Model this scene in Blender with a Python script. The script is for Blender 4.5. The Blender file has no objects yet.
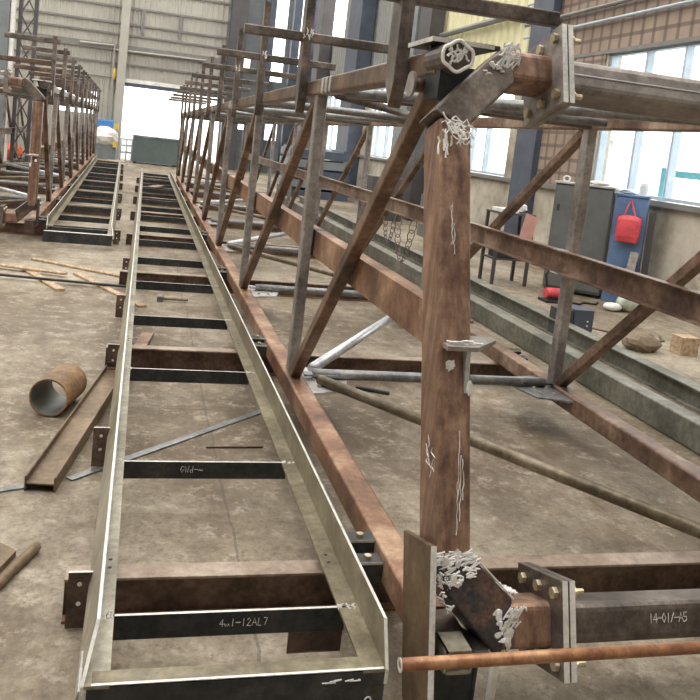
import bpy, bmesh, math, random
from mathutils import Vector, Matrix
random.seed(7)
V = Vector
sc = bpy.context.scene
COL = sc.collection

# ------------------------------------------------------------------ materials
def new_mat(name):
    m = bpy.data.materials.new(name); m.use_nodes = True
    nt = m.node_tree; nt.nodes.clear()
    o = nt.nodes.new('ShaderNodeOutputMaterial'); p = nt.nodes.new('ShaderNodeBsdfPrincipled')
    nt.links.new(p.outputs[0], o.inputs[0])
    tc = nt.nodes.new('ShaderNodeTexCoord')
    return m, nt, p, tc

def noise(nt, tc, scale, detail=6, rough=.6, sx=None):
    n = nt.nodes.new('ShaderNodeTexNoise'); n.inputs['Scale'].default_value = scale
    n.inputs['Detail'].default_value = detail; n.inputs['Roughness'].default_value = rough
    src = tc.outputs['Object']
    if sx:
        mp = nt.nodes.new('ShaderNodeMapping'); mp.inputs['Scale'].default_value = sx
        nt.links.new(src, mp.inputs[0]); src = mp.outputs[0]
    nt.links.new(src, n.inputs['Vector'])
    return n.outputs['Fac']

def ramp(nt, fac, stops):
    r = nt.nodes.new('ShaderNodeValToRGB')
    e = r.color_ramp.elements
    while len(e) < len(stops): e.new(.5)
    for k, (p, c) in enumerate(stops):
        e[k].position = p; e[k].color = (c[0], c[1], c[2], 1) if not isinstance(c, float) else (c, c, c, 1)
    nt.links.new(fac, r.inputs[0]); return r.outputs[0]

def mix(nt, fac, a, b, mode='MIX'):
    n = nt.nodes.new('ShaderNodeMix'); n.data_type = 'RGBA'; n.blend_type = mode
    for s, v in ((0, fac), (6, a), (7, b)):
        if isinstance(v, (int, float)): n.inputs[s].default_value = v
        elif isinstance(v, tuple): n.inputs[s].default_value = (v[0], v[1], v[2], 1)
        else: nt.links.new(v, n.inputs[s])
    return n.outputs[2]

def bump(nt, p, h, strength=.3, dist=.01):
    b = nt.nodes.new('ShaderNodeBump'); b.inputs['Strength'].default_value = strength
    b.inputs['Distance'].default_value = dist
    nt.links.new(h, b.inputs['Height']); nt.links.new(b.outputs[0], p.inputs['Normal'])

def steel(name, a, b, c, scale=4, rough=.5, metal=.35, fleck=None, amt=.62, stretch=None):
    m, nt, p, tc = new_mat(name)
    n1 = noise(nt, tc, scale, 8, .65, stretch); n2 = noise(nt, tc, scale * 9, 5, .7)
    col = ramp(nt, n1, [(.36, a), (.5, b), (.64, c)])
    col = mix(nt, .45, col, ramp(nt, n2, [(.36, .15), (.64, .95)]), 'SOFT_LIGHT')
    if fleck:
        n3 = noise(nt, tc, scale * 5, 10, .75)
        col = mix(nt, ramp(nt, n3, [(amt, 0.0), (amt + .05, 1.0)]), col, fleck)
    nt.links.new(col, p.inputs['Base Color'])
    p.inputs['Metallic'].default_value = metal
    r = ramp(nt, n2, [(.3, rough - .04), (.7, min(1., rough + .10))])
    nt.links.new(r, p.inputs['Roughness'])
    bump(nt, p, n2, .12, .003)
    return m

def plain(name, c, rough=.6, metal=0., var=.15, scale=6):
    m, nt, p, tc = new_mat(name)
    n = noise(nt, tc, scale, 6, .6)
    d = tuple(x * (1 - var) for x in c); l = tuple(min(1, x * (1 + var)) for x in c)
    nt.links.new(ramp(nt, n, [(.3, d), (.7, l)]), p.inputs['Base Color'])
    p.inputs['Roughness'].default_value = rough; p.inputs['Metallic'].default_value = metal
    return m

M = {}
M['rust_col'] = steel('rust_column_steel', (.15, .088, .07), (.25, .15, .105), (.37, .235, .165), 2, .38, .35, None, .69, (14, 14, .6))
M['knee'] = steel('knee_ground_steel', (.025, .027, .035), (.07, .06, .06), (.24, .125, .08), 7, .38, .35)
M['flange_top'] = steel('flange_dusty_skylit', (.20, .145, .105), (.29, .22, .17), (.38, .305, .25), 3, .5, .15)  # dust, plus the sky's reflection put into the colour
M['flange_low'] = steel('flange_rusty_low', (.10, .055, .03), (.19, .11, .055), (.28, .17, .09), 3, .55, .15)
M['rust_orange'] = steel('rust_orange_steel', (.12, .062, .042), (.26, .14, .085), (.44, .285, .19), 3.5, .42, .3, (.55, .46, .38), .66)
M['rust_dark'] = steel('rust_dark_steel', (.055, .036, .030), (.115, .075, .058), (.20, .135, .105), 4, .42, .35)
M['rust_red'] = steel('rust_red_steel', (.09, .055, .045), (.20, .125, .085), (.37, .27, .21), 3, .42, .3, (.32, .35, .32), .64)
M['brace'] = steel('brace_brown_steel', (.06, .04, .03), (.155, .10, .07), (.28, .19, .135), 4, .4, .4, (.38, .32, .26), .68)
M['post'] = steel('post_grey_brown_steel', (.17, .15, .145), (.28, .255, .24), (.38, .35, .33), 3, .38, .4)
M['upright'] = steel('upright_dark_steel', (.07, .06, .055), (.145, .12, .105), (.25, .21, .18), 5, .42, .4)
M['mill'] = steel('mill_scale_steel', (.022, .025, .028), (.04, .043, .047), (.07, .07, .068), 4, .45, .35)
M['rail'] = steel('rail_grey_green_steel', (.12, .10, .065), (.20, .172, .115), (.29, .255, .175), 3, .4, .25, (.36, .23, .12), .70)
M['rail_pale'] = steel('rail_pale_steel', (.22, .20, .15), (.335, .31, .245), (.45, .42, .34), 3, .42, .2, (.28, .24, .17), .68)
M['galv'] = steel('pipe_bare_steel', (.42, .44, .47), (.55, .58, .62), (.68, .7, .74), 4, .32, .6)
M['pipe_grey'] = steel('pipe_grey_steel', (.14, .145, .15), (.23, .235, .24), (.33, .33, .33), 4, .38, .5, (.5, .48, .44), .70)
M['pipe_olive'] = steel('pipe_olive_steel', (.10, .08, .055), (.19, .155, .105), (.30, .255, .19), 3, .38, .45)
M['pipe_rust'] = steel('pipe_rust_copper', (.19, .075, .05), (.36, .17, .085), (.48, .28, .15), 5, .4, .3)
M['green_beam'] = steel('beam_grey_green', (.105, .105, .088), (.17, .17, .143), (.25, .248, .21), 2.5, .55, .2)
M['chan'] = steel('channel_brown', (.11, .075, .045), (.18, .125, .075), (.25, .18, .11), 3, .5, .3)
M['bare'] = steel('bare_ground_steel', (.36, .36, .36), (.5, .5, .5), (.66, .66, .65), 8, .35, .4)
M['edge'] = steel('cut_edge_steel', (.56, .55, .52), (.70, .69, .65), (.82, .81, .77), 10, .45, .2)
M['weld'] = plain('weld_slag_white', (.88, .87, .85), .6, 0, .25, 30)
M['bolt'] = steel('bolt_brass_zinc', (.42, .36, .24), (.58, .5, .34), (.72, .64, .46), 20, .3, .6)
M['dark'] = plain('dark_gap', (.03, .03, .032), .7)
M['chalk'] = plain('chalk_line', (.72, .72, .70), .9)
M['wood'] = steel('plank_wood', (.30, .21, .13), (.43, .31, .2), (.55, .42, .29), 4, .7, 0, None, .6, (8, 1, 8))
M['column_blue'] = plain('column_slate_paint', (.075, .09, .125), .5, .1, .25, 3)
M['column_grey'] = plain('column_grey_paint', (.20, .225, .24), .5, .1, .2, 3)
M['column_dark'] = plain('column_dark_paint', (.075, .07, .075), .5, .1, .2, 3)
M['cab_grey'] = plain('cabinet_grey_paint', (.135, .14, .14), .45, .1, .18, 5)
M['cab_blue'] = plain('cabinet_blue_paint', (.12, .20, .36), .45, .1, .3, 3)
M['red_bag'] = plain('red_bag_plastic', (.62, .07, .09), .45, 0, .25, 9)
M['white'] = plain('white_stuff', (.75, .74, .72), .6)
M['black'] = plain('black_rubber', (.02, .02, .022), .6)
M['blue_tarp'] = plain('blue_tarp', (.06, .2, .5), .5)
M['orange_cloth'] = plain('orange_cloth', (.75, .13, .04), .7)
M['yellow'] = plain('yellow_paint', (.7, .5, .08), .5)
M['pink'] = plain('pink_paper', (.55, .3, .26), .7)
M['sack'] = plain('sack_brown', (.22, .17, .12), .9, 0, .3, 12)
M['cont'] = plain('container_grey_green', (.115, .15, .15), .5, .1, .15, 2)
M['clad_far'] = plain('cladding_grey_beige', (.40, .385, .345), .55, .1, .12, 1.2)
M['clad_yellow'] = plain('cladding_yellow', (.72, .69, .45), .5, 0, .1, 1.0)
M['clad_grey'] = plain('cladding_grey', (.25, .255, .245), .55, .1, .12, 1.2)
M['girt'] = plain('girt_grey', (.20, .195, .19), .5, .2, .15, 4)
M['frame_blue'] = plain('window_frame_blue_grey', (.42, .50, .58), .45, .1, .15, 5)
M['pale'] = plain('pale_outdoor_paint', (.62, .66, .70), .6)
M['teal'] = plain('teal_outdoor_paint', (.12, .42, .55), .6)

def mk_floor():
    m, nt, p, tc = new_mat('worn_concrete')
    n1 = noise(nt, tc, .5, 8, .6); n2 = noise(nt, tc, 1.9, 12, .74, (1, .7, 1)); n3 = noise(nt, tc, 9, 15, .82); n4 = noise(nt, tc, 1.1, 10, .72, (1, .45, 1)); n5 = noise(nt, tc, 38, 8, .7)
    c = ramp(nt, n1, [(.34, (.125, .09, .055)), (.5, (.235, .19, .13)), (.66, (.385, .33, .25))])
    c = mix(nt, ramp(nt, n2, [(.44, 0.0), (.60, .8)]), c, (.115, .08, .05))
    c = mix(nt, ramp(nt, n4, [(.50, 0.0), (.68, .75)]), c, (.46, .40, .32))
    c = mix(nt, ramp(nt, n3, [(.52, 0.0), (.64, .65)]), c, (.56, .49, .41))
    c = mix(nt, ramp(nt, n3, [(.35, .8), (.47, 0.0)]), c, (.10, .075, .055))
    c = mix(nt, ramp(nt, n5, [(.36, .55), (.5, 0.0)]), c, (.12, .10, .08))
    # slab joints and a wandering crack
    sx = nt.nodes.new('ShaderNodeSeparateXYZ'); ad = nt.nodes.new('ShaderNodeVectorMath'); ad.operation = 'MULTIPLY_ADD'; ad.inputs[1].default_value = (.05, .05, 0)
    nn = nt.nodes.new('ShaderNodeTexNoise'); nn.inputs['Scale'].default_value = 4; nn.inputs['Detail'].default_value = 6
    nt.links.new(tc.outputs['Object'], nn.inputs['Vector']); nt.links.new(nn.outputs['Color'], ad.inputs[0]); nt.links.new(tc.outputs['Object'], ad.inputs[2]); nt.links.new(ad.outputs[0], sx.inputs[0])
    def mth(op, a, b=None):
        n = nt.nodes.new('ShaderNodeMath'); n.operation = op
        for k, v in enumerate((a, b)):
            if v is None: continue
            if isinstance(v, (int, float)): n.inputs[k].default_value = v
            else: nt.links.new(v, n.inputs[k])
        return n.outputs[0]
    OX, OY = FLOOR_C
    for ax, off in (('X', .43 + .025 - OX), ('Y', 4.18 + .025 - OY)):
        f = mth('FRACT', mth('ADD', mth('MULTIPLY', mth('SUBTRACT', sx.outputs[ax], off), .2), .5))
        d = mth('MULTIPLY', mth('ABSOLUTE', mth('SUBTRACT', f, .5)), 5.0)
        c = mix(nt, mth('MULTIPLY', mth('LESS_THAN', d, .005), .5), c, (.07, .06, .05))
    nt.links.new(c, p.inputs['Base Color'])
    nt.links.new(ramp(nt, n2, [(.3, .5), (.7, .8)]), p.inputs['Roughness'])
    bump(nt, p, n3, .6, .012)
    return m
FLOOR_C = ((-12 + 6.1) / 2, (-6.2 + 32.4) / 2)
M['floor'] = mk_floor()

def mk_wall():
    m, nt, p, tc = new_mat('stained_plaster')
    n1 = noise(nt, tc, .9, 9, .68); n2 = noise(nt, tc, 6, 8, .7)
    c = ramp(nt, n1, [(.36, (.25, .215, .16)), (.5, (.46, .42, .345)), (.64, (.62, .58, .50))])
    c = mix(nt, ramp(nt, n2, [(.60, 0.0), (.72, .6)]), c, (.2, .165, .12))
    nt.links.new(c, p.inputs['Base Color']); p.inputs['Roughness'].default_value = .85
    bump(nt, p, n2, .2, .01)
    return m
M['plaster'] = mk_wall()

def mk_plaid():
    m, nt, p, tc = new_mat('brown_board_with_grid')
    n1 = noise(nt, tc, 2, 7, .6)
    c = ramp(nt, n1, [(.3, (.26, .19, .145)), (.7, (.39, .30, .235))])
    for ax, sc_ in ((1, 2.6), (2, 3.2)):
        w = nt.nodes.new('ShaderNodeTexWave'); w.bands_direction = 'XYZ'[ax]; w.inputs['Scale'].default_value = sc_ * .5
        w.inputs['Distortion'].default_value = .25
        nt.links.new(tc.outputs['Object'], w.inputs['Vector'])
        c = mix(nt, ramp(nt, w.outputs['Fac'], [(.06, .7), (.25, 0.0)]), c, (.10, .08, .075))
    nt.links.new(c, p.inputs['Base Color']); p.inputs['Roughness'].default_value = .7
    return m
M['plaid'] = mk_plaid()

def mk_glass():
    m = bpy.data.materials.new('window_glass'); m.use_nodes = True
    nt = m.node_tree; nt.nodes.clear()
    o = nt.nodes.new('ShaderNodeOutputMaterial'); t = nt.nodes.new('ShaderNodeBsdfTransparent'); g = nt.nodes.new('ShaderNodeBsdfGlossy')
    t.inputs[0].default_value = (.93, .96, .98, 1); g.inputs['Roughness'].default_value = .05
    mx = nt.nodes.new('ShaderNodeMixShader'); mx.inputs[0].default_value = .06
    nt.links.new(t.outputs[0], mx.inputs[1]); nt.links.new(g.outputs[0], mx.inputs[2]); nt.links.new(mx.outputs[0], o.inputs[0])
    return m
M['glass'] = mk_glass()

# ------------------------------------------------------------------ mesh builder
XF = [lambda p: p]          # current placement of the assembly being built

class MB:
    def __init__(s): s.v = []; s.f = []
    def add(s, vs, fs):
        o = len(s.v); s.v += [XF[0](V(p)) for p in vs]; s.f += [tuple(i + o for i in f) for f in fs]; return s
    def box(s, c, d, rot=None):
        c = V(c); h = V(d) / 2; vs = []
        for z in (-1, 1):
            for y in (-1, 1):
                for x in (-1, 1):
                    q = V((x * h.x, y * h.y, z * h.z))
                    vs.append(c + (rot @ q if rot else q))
        return s.add(vs, [(0, 2, 3, 1), (4, 5, 7, 6), (0, 1, 5, 4), (2, 6, 7, 3), (0, 4, 6, 2), (1, 3, 7, 5)])
    def bb(s, x0, x1, y0, y1, z0, z1): return s.box(((x0 + x1) / 2, (y0 + y1) / 2, (z0 + z1) / 2), (x1 - x0, y1 - y0, z1 - z0))
    def ext(s, prof, p0, p1, up=(0, 0, 1), close=True):
        p0 = V(p0); p1 = V(p1); d = (p1 - p0).normalized(); up = V(up)
        side = d.cross(up).normalized(); u2 = side.cross(d).normalized(); n = len(prof)
        vs = [p + side * a + u2 * b for p in (p0, p1) for a, b in prof]
        fs = [(i, (i + 1) % n, n + (i + 1) % n, n + i) for i in range(n)]
        if close: fs += [tuple(range(n)), tuple(range(n, 2 * n))]
        return s.add(vs, fs)
    def plate(s, pts, nrm, t):
        nrm = V(nrm).normalized() * t / 2; n = len(pts)
        vs = [V(p) - nrm for p in pts] + [V(p) + nrm for p in pts]
        return s.add(vs, [(i, (i + 1) % n, n + (i + 1) % n, n + i) for i in range(n)] + [tuple(range(n)), tuple(range(n, 2 * n))])
    def tube(s, pts, r, n=10, cap=True):
        pts = [V(p) for p in pts]; rings = []; k = len(pts); prev = None
        for i, p in enumerate(pts):
            d = (pts[min(i + 1, k - 1)] - pts[max(i - 1, 0)])
            d = d.normalized() if d.length > 1e-9 else V((0, 0, 1))
            a = prev if prev is not None else (V((0, 0, 1)) if abs(d.z) < .9 else V((1, 0, 0)))
            a = (a - d * a.dot(d)).normalized(); prev = a; b = d.cross(a)
            rr = r[i] if isinstance(r, (list, tuple)) else r
            rings.append([p + a * rr * math.cos(2 * math.pi * j / n) + b * rr * math.sin(2 * math.pi * j / n) for j in range(n)])
        vs = [q for R in rings for q in R]
        fs = [(i * n + j, i * n + (j + 1) % n, (i + 1) * n + (j + 1) % n, (i + 1) * n + j) for i in range(k - 1) for j in range(n)]
        if cap: fs += [tuple(range(n)), tuple(range((k - 1) * n, k * n))]
        return s.add(vs, fs)
    def pipe(s, p0, p1, ro, ri, n=32):
        p0 = V(p0); p1 = V(p1); d = (p1 - p0).normalized(); a = d.orthogonal().normalized(); b = d.cross(a); vs = []
        for p in (p0, p1):
            for r in (ro, ri):
                vs += [p + (a * math.cos(2 * math.pi * j / n) + b * math.sin(2 * math.pi * j / n)) * r for j in range(n)]
        fs = []
        for j in range(n):
            k = (j + 1) % n
            fs += [(j, k, 2 * n + k, 2 * n + j), (n + j, 3 * n + j, 3 * n + k, n + k), (j, n + j, n + k, k), (2 * n + j, 2 * n + k, 3 * n + k, 3 * n + j)]
        return s.add(vs, fs)
    def blob(s, c, r, n=12, m=7, jit=.0, rnd=random):
        c = V(c); r = V(r); vs = [c + V((0, 0, r.z))]
        for i in range(1, m):
            t = math.pi * i / m
            for j in range(n):
                a = 2 * math.pi * j / n; k = 1 + rnd.uniform(-jit, jit)
                vs.append(c + V((r.x * math.sin(t) * math.cos(a) * k, r.y * math.sin(t) * math.sin(a) * k, r.z * math.cos(t) * k)))
        vs.append(c - V((0, 0, r.z))); L = len(vs) - 1
        fs = [(0, 1 + j, 1 + (j + 1) % n) for j in range(n)]
        for i in range(m - 2):
            o = 1 + i * n
            fs += [(o + j, o + n + j, o + n + (j + 1) % n, o + (j + 1) % n) for j in range(n)]
        o = 1 + (m - 2) * n
        fs += [(o + (j + 1) % n, o + j, L) for j in range(n)]
        return s.add(vs, fs)
    def build(s, name, mat, parent=None, bev=0, smooth=False):
        me = bpy.data.meshes.new(name)
        off = V(parent_loc(parent)) if parent else V((0, 0, 0))
        if parent is None and s.v:
            xs = [p.x for p in s.v]; ys = [p.y for p in s.v]; zs = [p.z for p in s.v]
            off = V(((min(xs) + max(xs)) / 2, (min(ys) + max(ys)) / 2, min(zs)))
        me.from_pydata([tuple(p - off) for p in s.v], [], s.f); me.update()
        b = bmesh.new(); b.from_mesh(me); bmesh.ops.recalc_face_normals(b, faces=b.faces); b.to_mesh(me); b.free()
        if isinstance(mat, str): mat = M[mat]
        me.materials.append(mat)
        o = bpy.data.objects.new(name, me); COL.objects.link(o)
        if parent: o.parent = parent
        else: o.location = off
        if smooth:
            for p in me.polygons: p.use_smooth = True
        if bev:
            md = o.modifiers.new('bevel', 'BEVEL'); md.width = bev; md.segments = 2; md.limit_method = 'ANGLE'; md.angle_limit = math.radians(40)
        return o

def parent_loc(o):
    p = V(o.location)
    while o.parent: o = o.parent; p += V(o.location)
    return p

def tag(o, label=None, cat=None, group=None, kind=None):
    if label: o['label'] = label
    if cat: o['category'] = cat
    if group: o['group'] = group
    if kind: o['kind'] = kind
    return o
def thing(name, label, cat, loc, group=None):
    o = bpy.data.objects.new(name, None); o.empty_display_size = .1; COL.objects.link(o)
    o.location = XF[0](V(loc)); return tag(o, label, cat, group)
def struct(o): o['kind'] = 'structure'; return o

def rrect(w, h, r=.012, n=3):
    out = []
    for cx, cy, a0 in ((w/2-r, h/2-r, 0), (-w/2+r, h/2-r, 90), (-w/2+r, -h/2+r, 180), (w/2-r, -h/2+r, 270)):
        for k in range(n + 1):
            a = math.radians(a0 + 90 * k / n); out.append((cx + r * math.cos(a), cy + r * math.sin(a)))
    return out
def iprof(w, h, tf=.009, tw=.007):
    return [(-w/2, -h/2), (w/2, -h/2), (w/2, -h/2+tf), (tw/2, -h/2+tf), (tw/2, h/2-tf), (w/2, h/2-tf), (w/2, h/2), (-w/2, h/2), (-w/2, h/2-tf), (-tw/2, h/2-tf), (-tw/2, -h/2+tf), (-w/2, -h/2+tf)]
def uprof(w, h, t=.008):   # web at the bottom, flanges up
    return [(-w/2, 0), (w/2, 0), (w/2, h), (w/2-t, h), (w/2-t, t), (-w/2+t, t), (-w/2+t, h), (-w/2, h)]
def hprof(w, h, t=.008):   # web half way up, flanges at the sides
    m = h * .5; return [(-w/2, 0), (-w/2+t, 0), (-w/2+t, m-t/2), (w/2-t, m-t/2), (w/2-t, 0), (w/2, 0), (w/2, h), (w/2-t, h), (w/2-t, m+t/2), (-w/2+t, m+t/2), (-w/2+t, h), (-w/2, h)]
def cprof(d, h, t=.007):   # web on side -d/2, flanges to +
    return [(-d/2, -h/2), (d/2, -h/2), (d/2, -h/2+t), (-d/2+t, -h/2+t), (-d/2+t, h/2-t), (d/2, h/2-t), (d/2, h/2), (-d/2, h/2)]

def hexbolt(mb, c, d, r=.012, h=.009):
    c = V(c); d = V(d).normalized(); return mb.tube([c, c + d * h], r, 6)

def squiggle(mb, c, u, v, su, sv, n=9, r=.003, k=5, rnd=random, jag=.25):
    """irregular weld or paint runs lying on a face spanned by u and v"""
    c = V(c); u = V(u).normalized(); v = V(v).normalized(); nr = u.cross(v)
    for i in range(n):
        a = rnd.uniform(-.5, .5); pts = []
        b0 = rnd.uniform(-.5, .1); b1 = b0 + rnd.uniform(.35, .6)
        for j in range(k):
            t = j / (k - 1)
            pts.append(c + u * su * (a + jag * rnd.uniform(-.5, .5)) + v * sv * (b0 + (b1 - b0) * t))
        rr = [r * rnd.uniform(.5, 1.3) for _ in pts]
        mb.tube(pts, rr, 5)

GLYPH = {'4': [[(.7, 0), (.7, 1), (.1, .35), (.95, .35)]], '1': [[(.5, 0), (.5, 1)]], '2': [[(.1, .8), (.4, 1), (.8, .75), (.1, 0), (.9, 0)]],
 'A': [[(0, 0), (.5, 1), (1, 0)], [(.2, .4), (.8, .4)]], 'L': [[(.2, 1), (.1, 0), (.8, 0)]], '7': [[(.1, 1), (.9, 1), (.4, 0)]], '-': [[(0, .5), (1, .5)]],
 'w': [[(0, .4), (.2, 0), (.4, .35), (.6, 0), (.8, .35), (1, .1)]], 'l': [[(.5, 0), (.6, 1)]], 'G': [[(.9, .85), (.5, 1), (.1, .5), (.5, 0), (.9, .4), (.5, .45)]],
 'W': [[(0, 1), (.25, 0), (.5, .8), (.75, 0), (1, 1)]], 'd': [[(.8, 1), (.8, 0), (.3, 0), (.2, .4), (.8, .45)]], '~': [[(0, .3), (.3, .5), (.6, .3), (1, .45)]],
 '0': [[(.5, 0), (.1, .5), (.5, 1), (.9, .5), (.5, 0)]], '5': [[(.85, 1), (.2, 1), (.2, .55), (.7, .55), (.8, .2), (.2, 0)]], '/': [[(.1, 0), (.8, 1)]],
 'Z': [[(.1, 1), (.9, 1), (.1, 0), (.9, 0)]], 'V': [[(0, 1), (.5, 0), (1, 1)]], 'R': [[(.1, 0), (.1, 1), (.8, .8), (.15, .5), (.9, 0)]]}
def chalk(text, o, u, v, h, parent, r=.0013, name='chalk_writing', sp=.95):
    mb = MB(); o = V(o); u = V(u).normalized(); v = V(v).normalized(); x = 0
    for ch in text:
        for st in GLYPH.get(ch, []):
            mb.tube([o + u * (x + a * h * .6) + v * (b * h) for a, b in st], r, 4)
        x += h * .6 * sp + h * .12
    return mb.build(name, 'chalk', parent)

# ------------------------------------------------------------------ the gallery truss
NODES = [4.1 + 2.35 * k for k in range(8)]
TPOSTS = [2.6 + 1.75 * k for k in range(11)]
XL, XR, XC = .865, 2.44, 1.6525
RS = .33
TILT = [True]
def set_tilt(on):                         # the near portal leans back; the far-left one stands upright
    global RS, PN, PW
    RS = .33 if on else 0.
    PN = V((0, -.9496, .3134)) if on else V((0, -1, 0)); PW = V((0, .3134, .9496)) if on else V((0, 0, 1))
set_tilt(True)
def pc(x, z, n=0.):                      # point in the portal plane; n = offset towards the viewer
    return V((x, 1.954 + RS * (z - .53), z)) + PN * n
def pf(x, z, n=.07):                     # point at height z on the portal's front face
    return V((x, 1.954 + RS * (z - .53) - n * (1.053 if RS else 1), z))
def portal(root, near):
    n = 3 if near else 2
    for side in (0, 1):
        mx = (lambda x: x) if side == 0 else (lambda x: 2 * XC - x)
        col = MB().ext(rrect(.10, .14, .014, n), pc(mx(.87), .40), pc(mx(.87), 1.565), PN).build('column', 'rust_col', root, 0, False)
        def slab(pts, name, mat):
            return MB().plate([pf(mx(a), b) - PN * .066 for a, b in pts], PN, .13).build(name, mat, root, .008)
        slab([(.818, .425), (.918, .445), (1.04, .335), (1.005, .205), (.99, .205), (.90, .30), (.82, .385)], 'knee_brace', 'knee')
        MB().tube([pf(mx(.922), .447), pf(mx(1.04), .337)], .0028, 6).build('ground_edge', 'edge', root)
        MB().ext(rrect(.118, .13, .02, n), pc(mx(1.01), .247), pc(mx(1.152), .247), PN).build('beam_stub', 'rust_col', root)
        slab([(.795, 1.605), (.911, 1.575), (1.063, 1.722), (1.05, 1.80), (1.021, 1.822), (.962, 1.775), (.85, 1.665)], 'knee_brace', 'upright')
        MB().ext(rrect(.10, .13, .02, n), pc(mx(1.02), 1.757), pc(mx(1.19), 1.757), PN).build('beam_stub', 'rust_col', root)
        for x0, zc, hw in ((1.152, .248, .124), (1.188, 1.757, .125)):
            for k in range(2):
                x = mx(x0 + .0105 + .021 * k)
                pts = [pc(x, zc, 0) + PW * a + PN * b for a, b in ((-hw, -.125), (hw, -.125), (hw, .125), (-hw, .125))]
                fp = MB().plate(pts, (1, 0, 0), .0195).build('flange_plate', 'upright' if zc < 1 else 'post', root, .002)
                if k == 0:
                    for w in (-1, 1):
                        for q in (-.085, .005, .095):
                            b = MB(); c = pc(mx(x0), zc) + PW * (w * (hw - .035)) + PN * q
                            d = V((1 if side == 0 else -1, 0, 0))
                            hexbolt(b, c, -d, .016, .013); b.tube([c, c + d * .08], .009, 8); hexbolt(b, c + d * .0415, d, .016, .014)
                            b.build('bolt', 'bolt', fp)
                if near:
                    e = MB()     # bright cut edge facing the front
                    pts2 = [pc(x, zc, .1257) + PW * a + V((b, 0, 0)) for a, b in ((-hw, -.008), (hw, -.008), (hw, .008), (-hw, .008))]
                    e.plate(pts2, PN, .001).build('cut_or_lit_edge', 'edge', fp)
    MB().ext(rrect(.105, .14, .022, n), pc(1.194, .247), pc(2 * XC - 1.194, .247), PN).build('portal_beam', 'upright', root)
    MB().ext(rrect(.105, .14, .022, n), pc(1.23, 1.75), pc(2 * XC - 1.23, 1.75), PN).build('portal_beam', 'post', root)
    MB().tube([pf(1.24, 1.772, .0705), pf(2 * XC - 1.24, 1.772, .0705)], .003, 6).build('seam_highlight', 'galv', root)  # pale strip painting the highlight along the beam's seam

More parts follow.
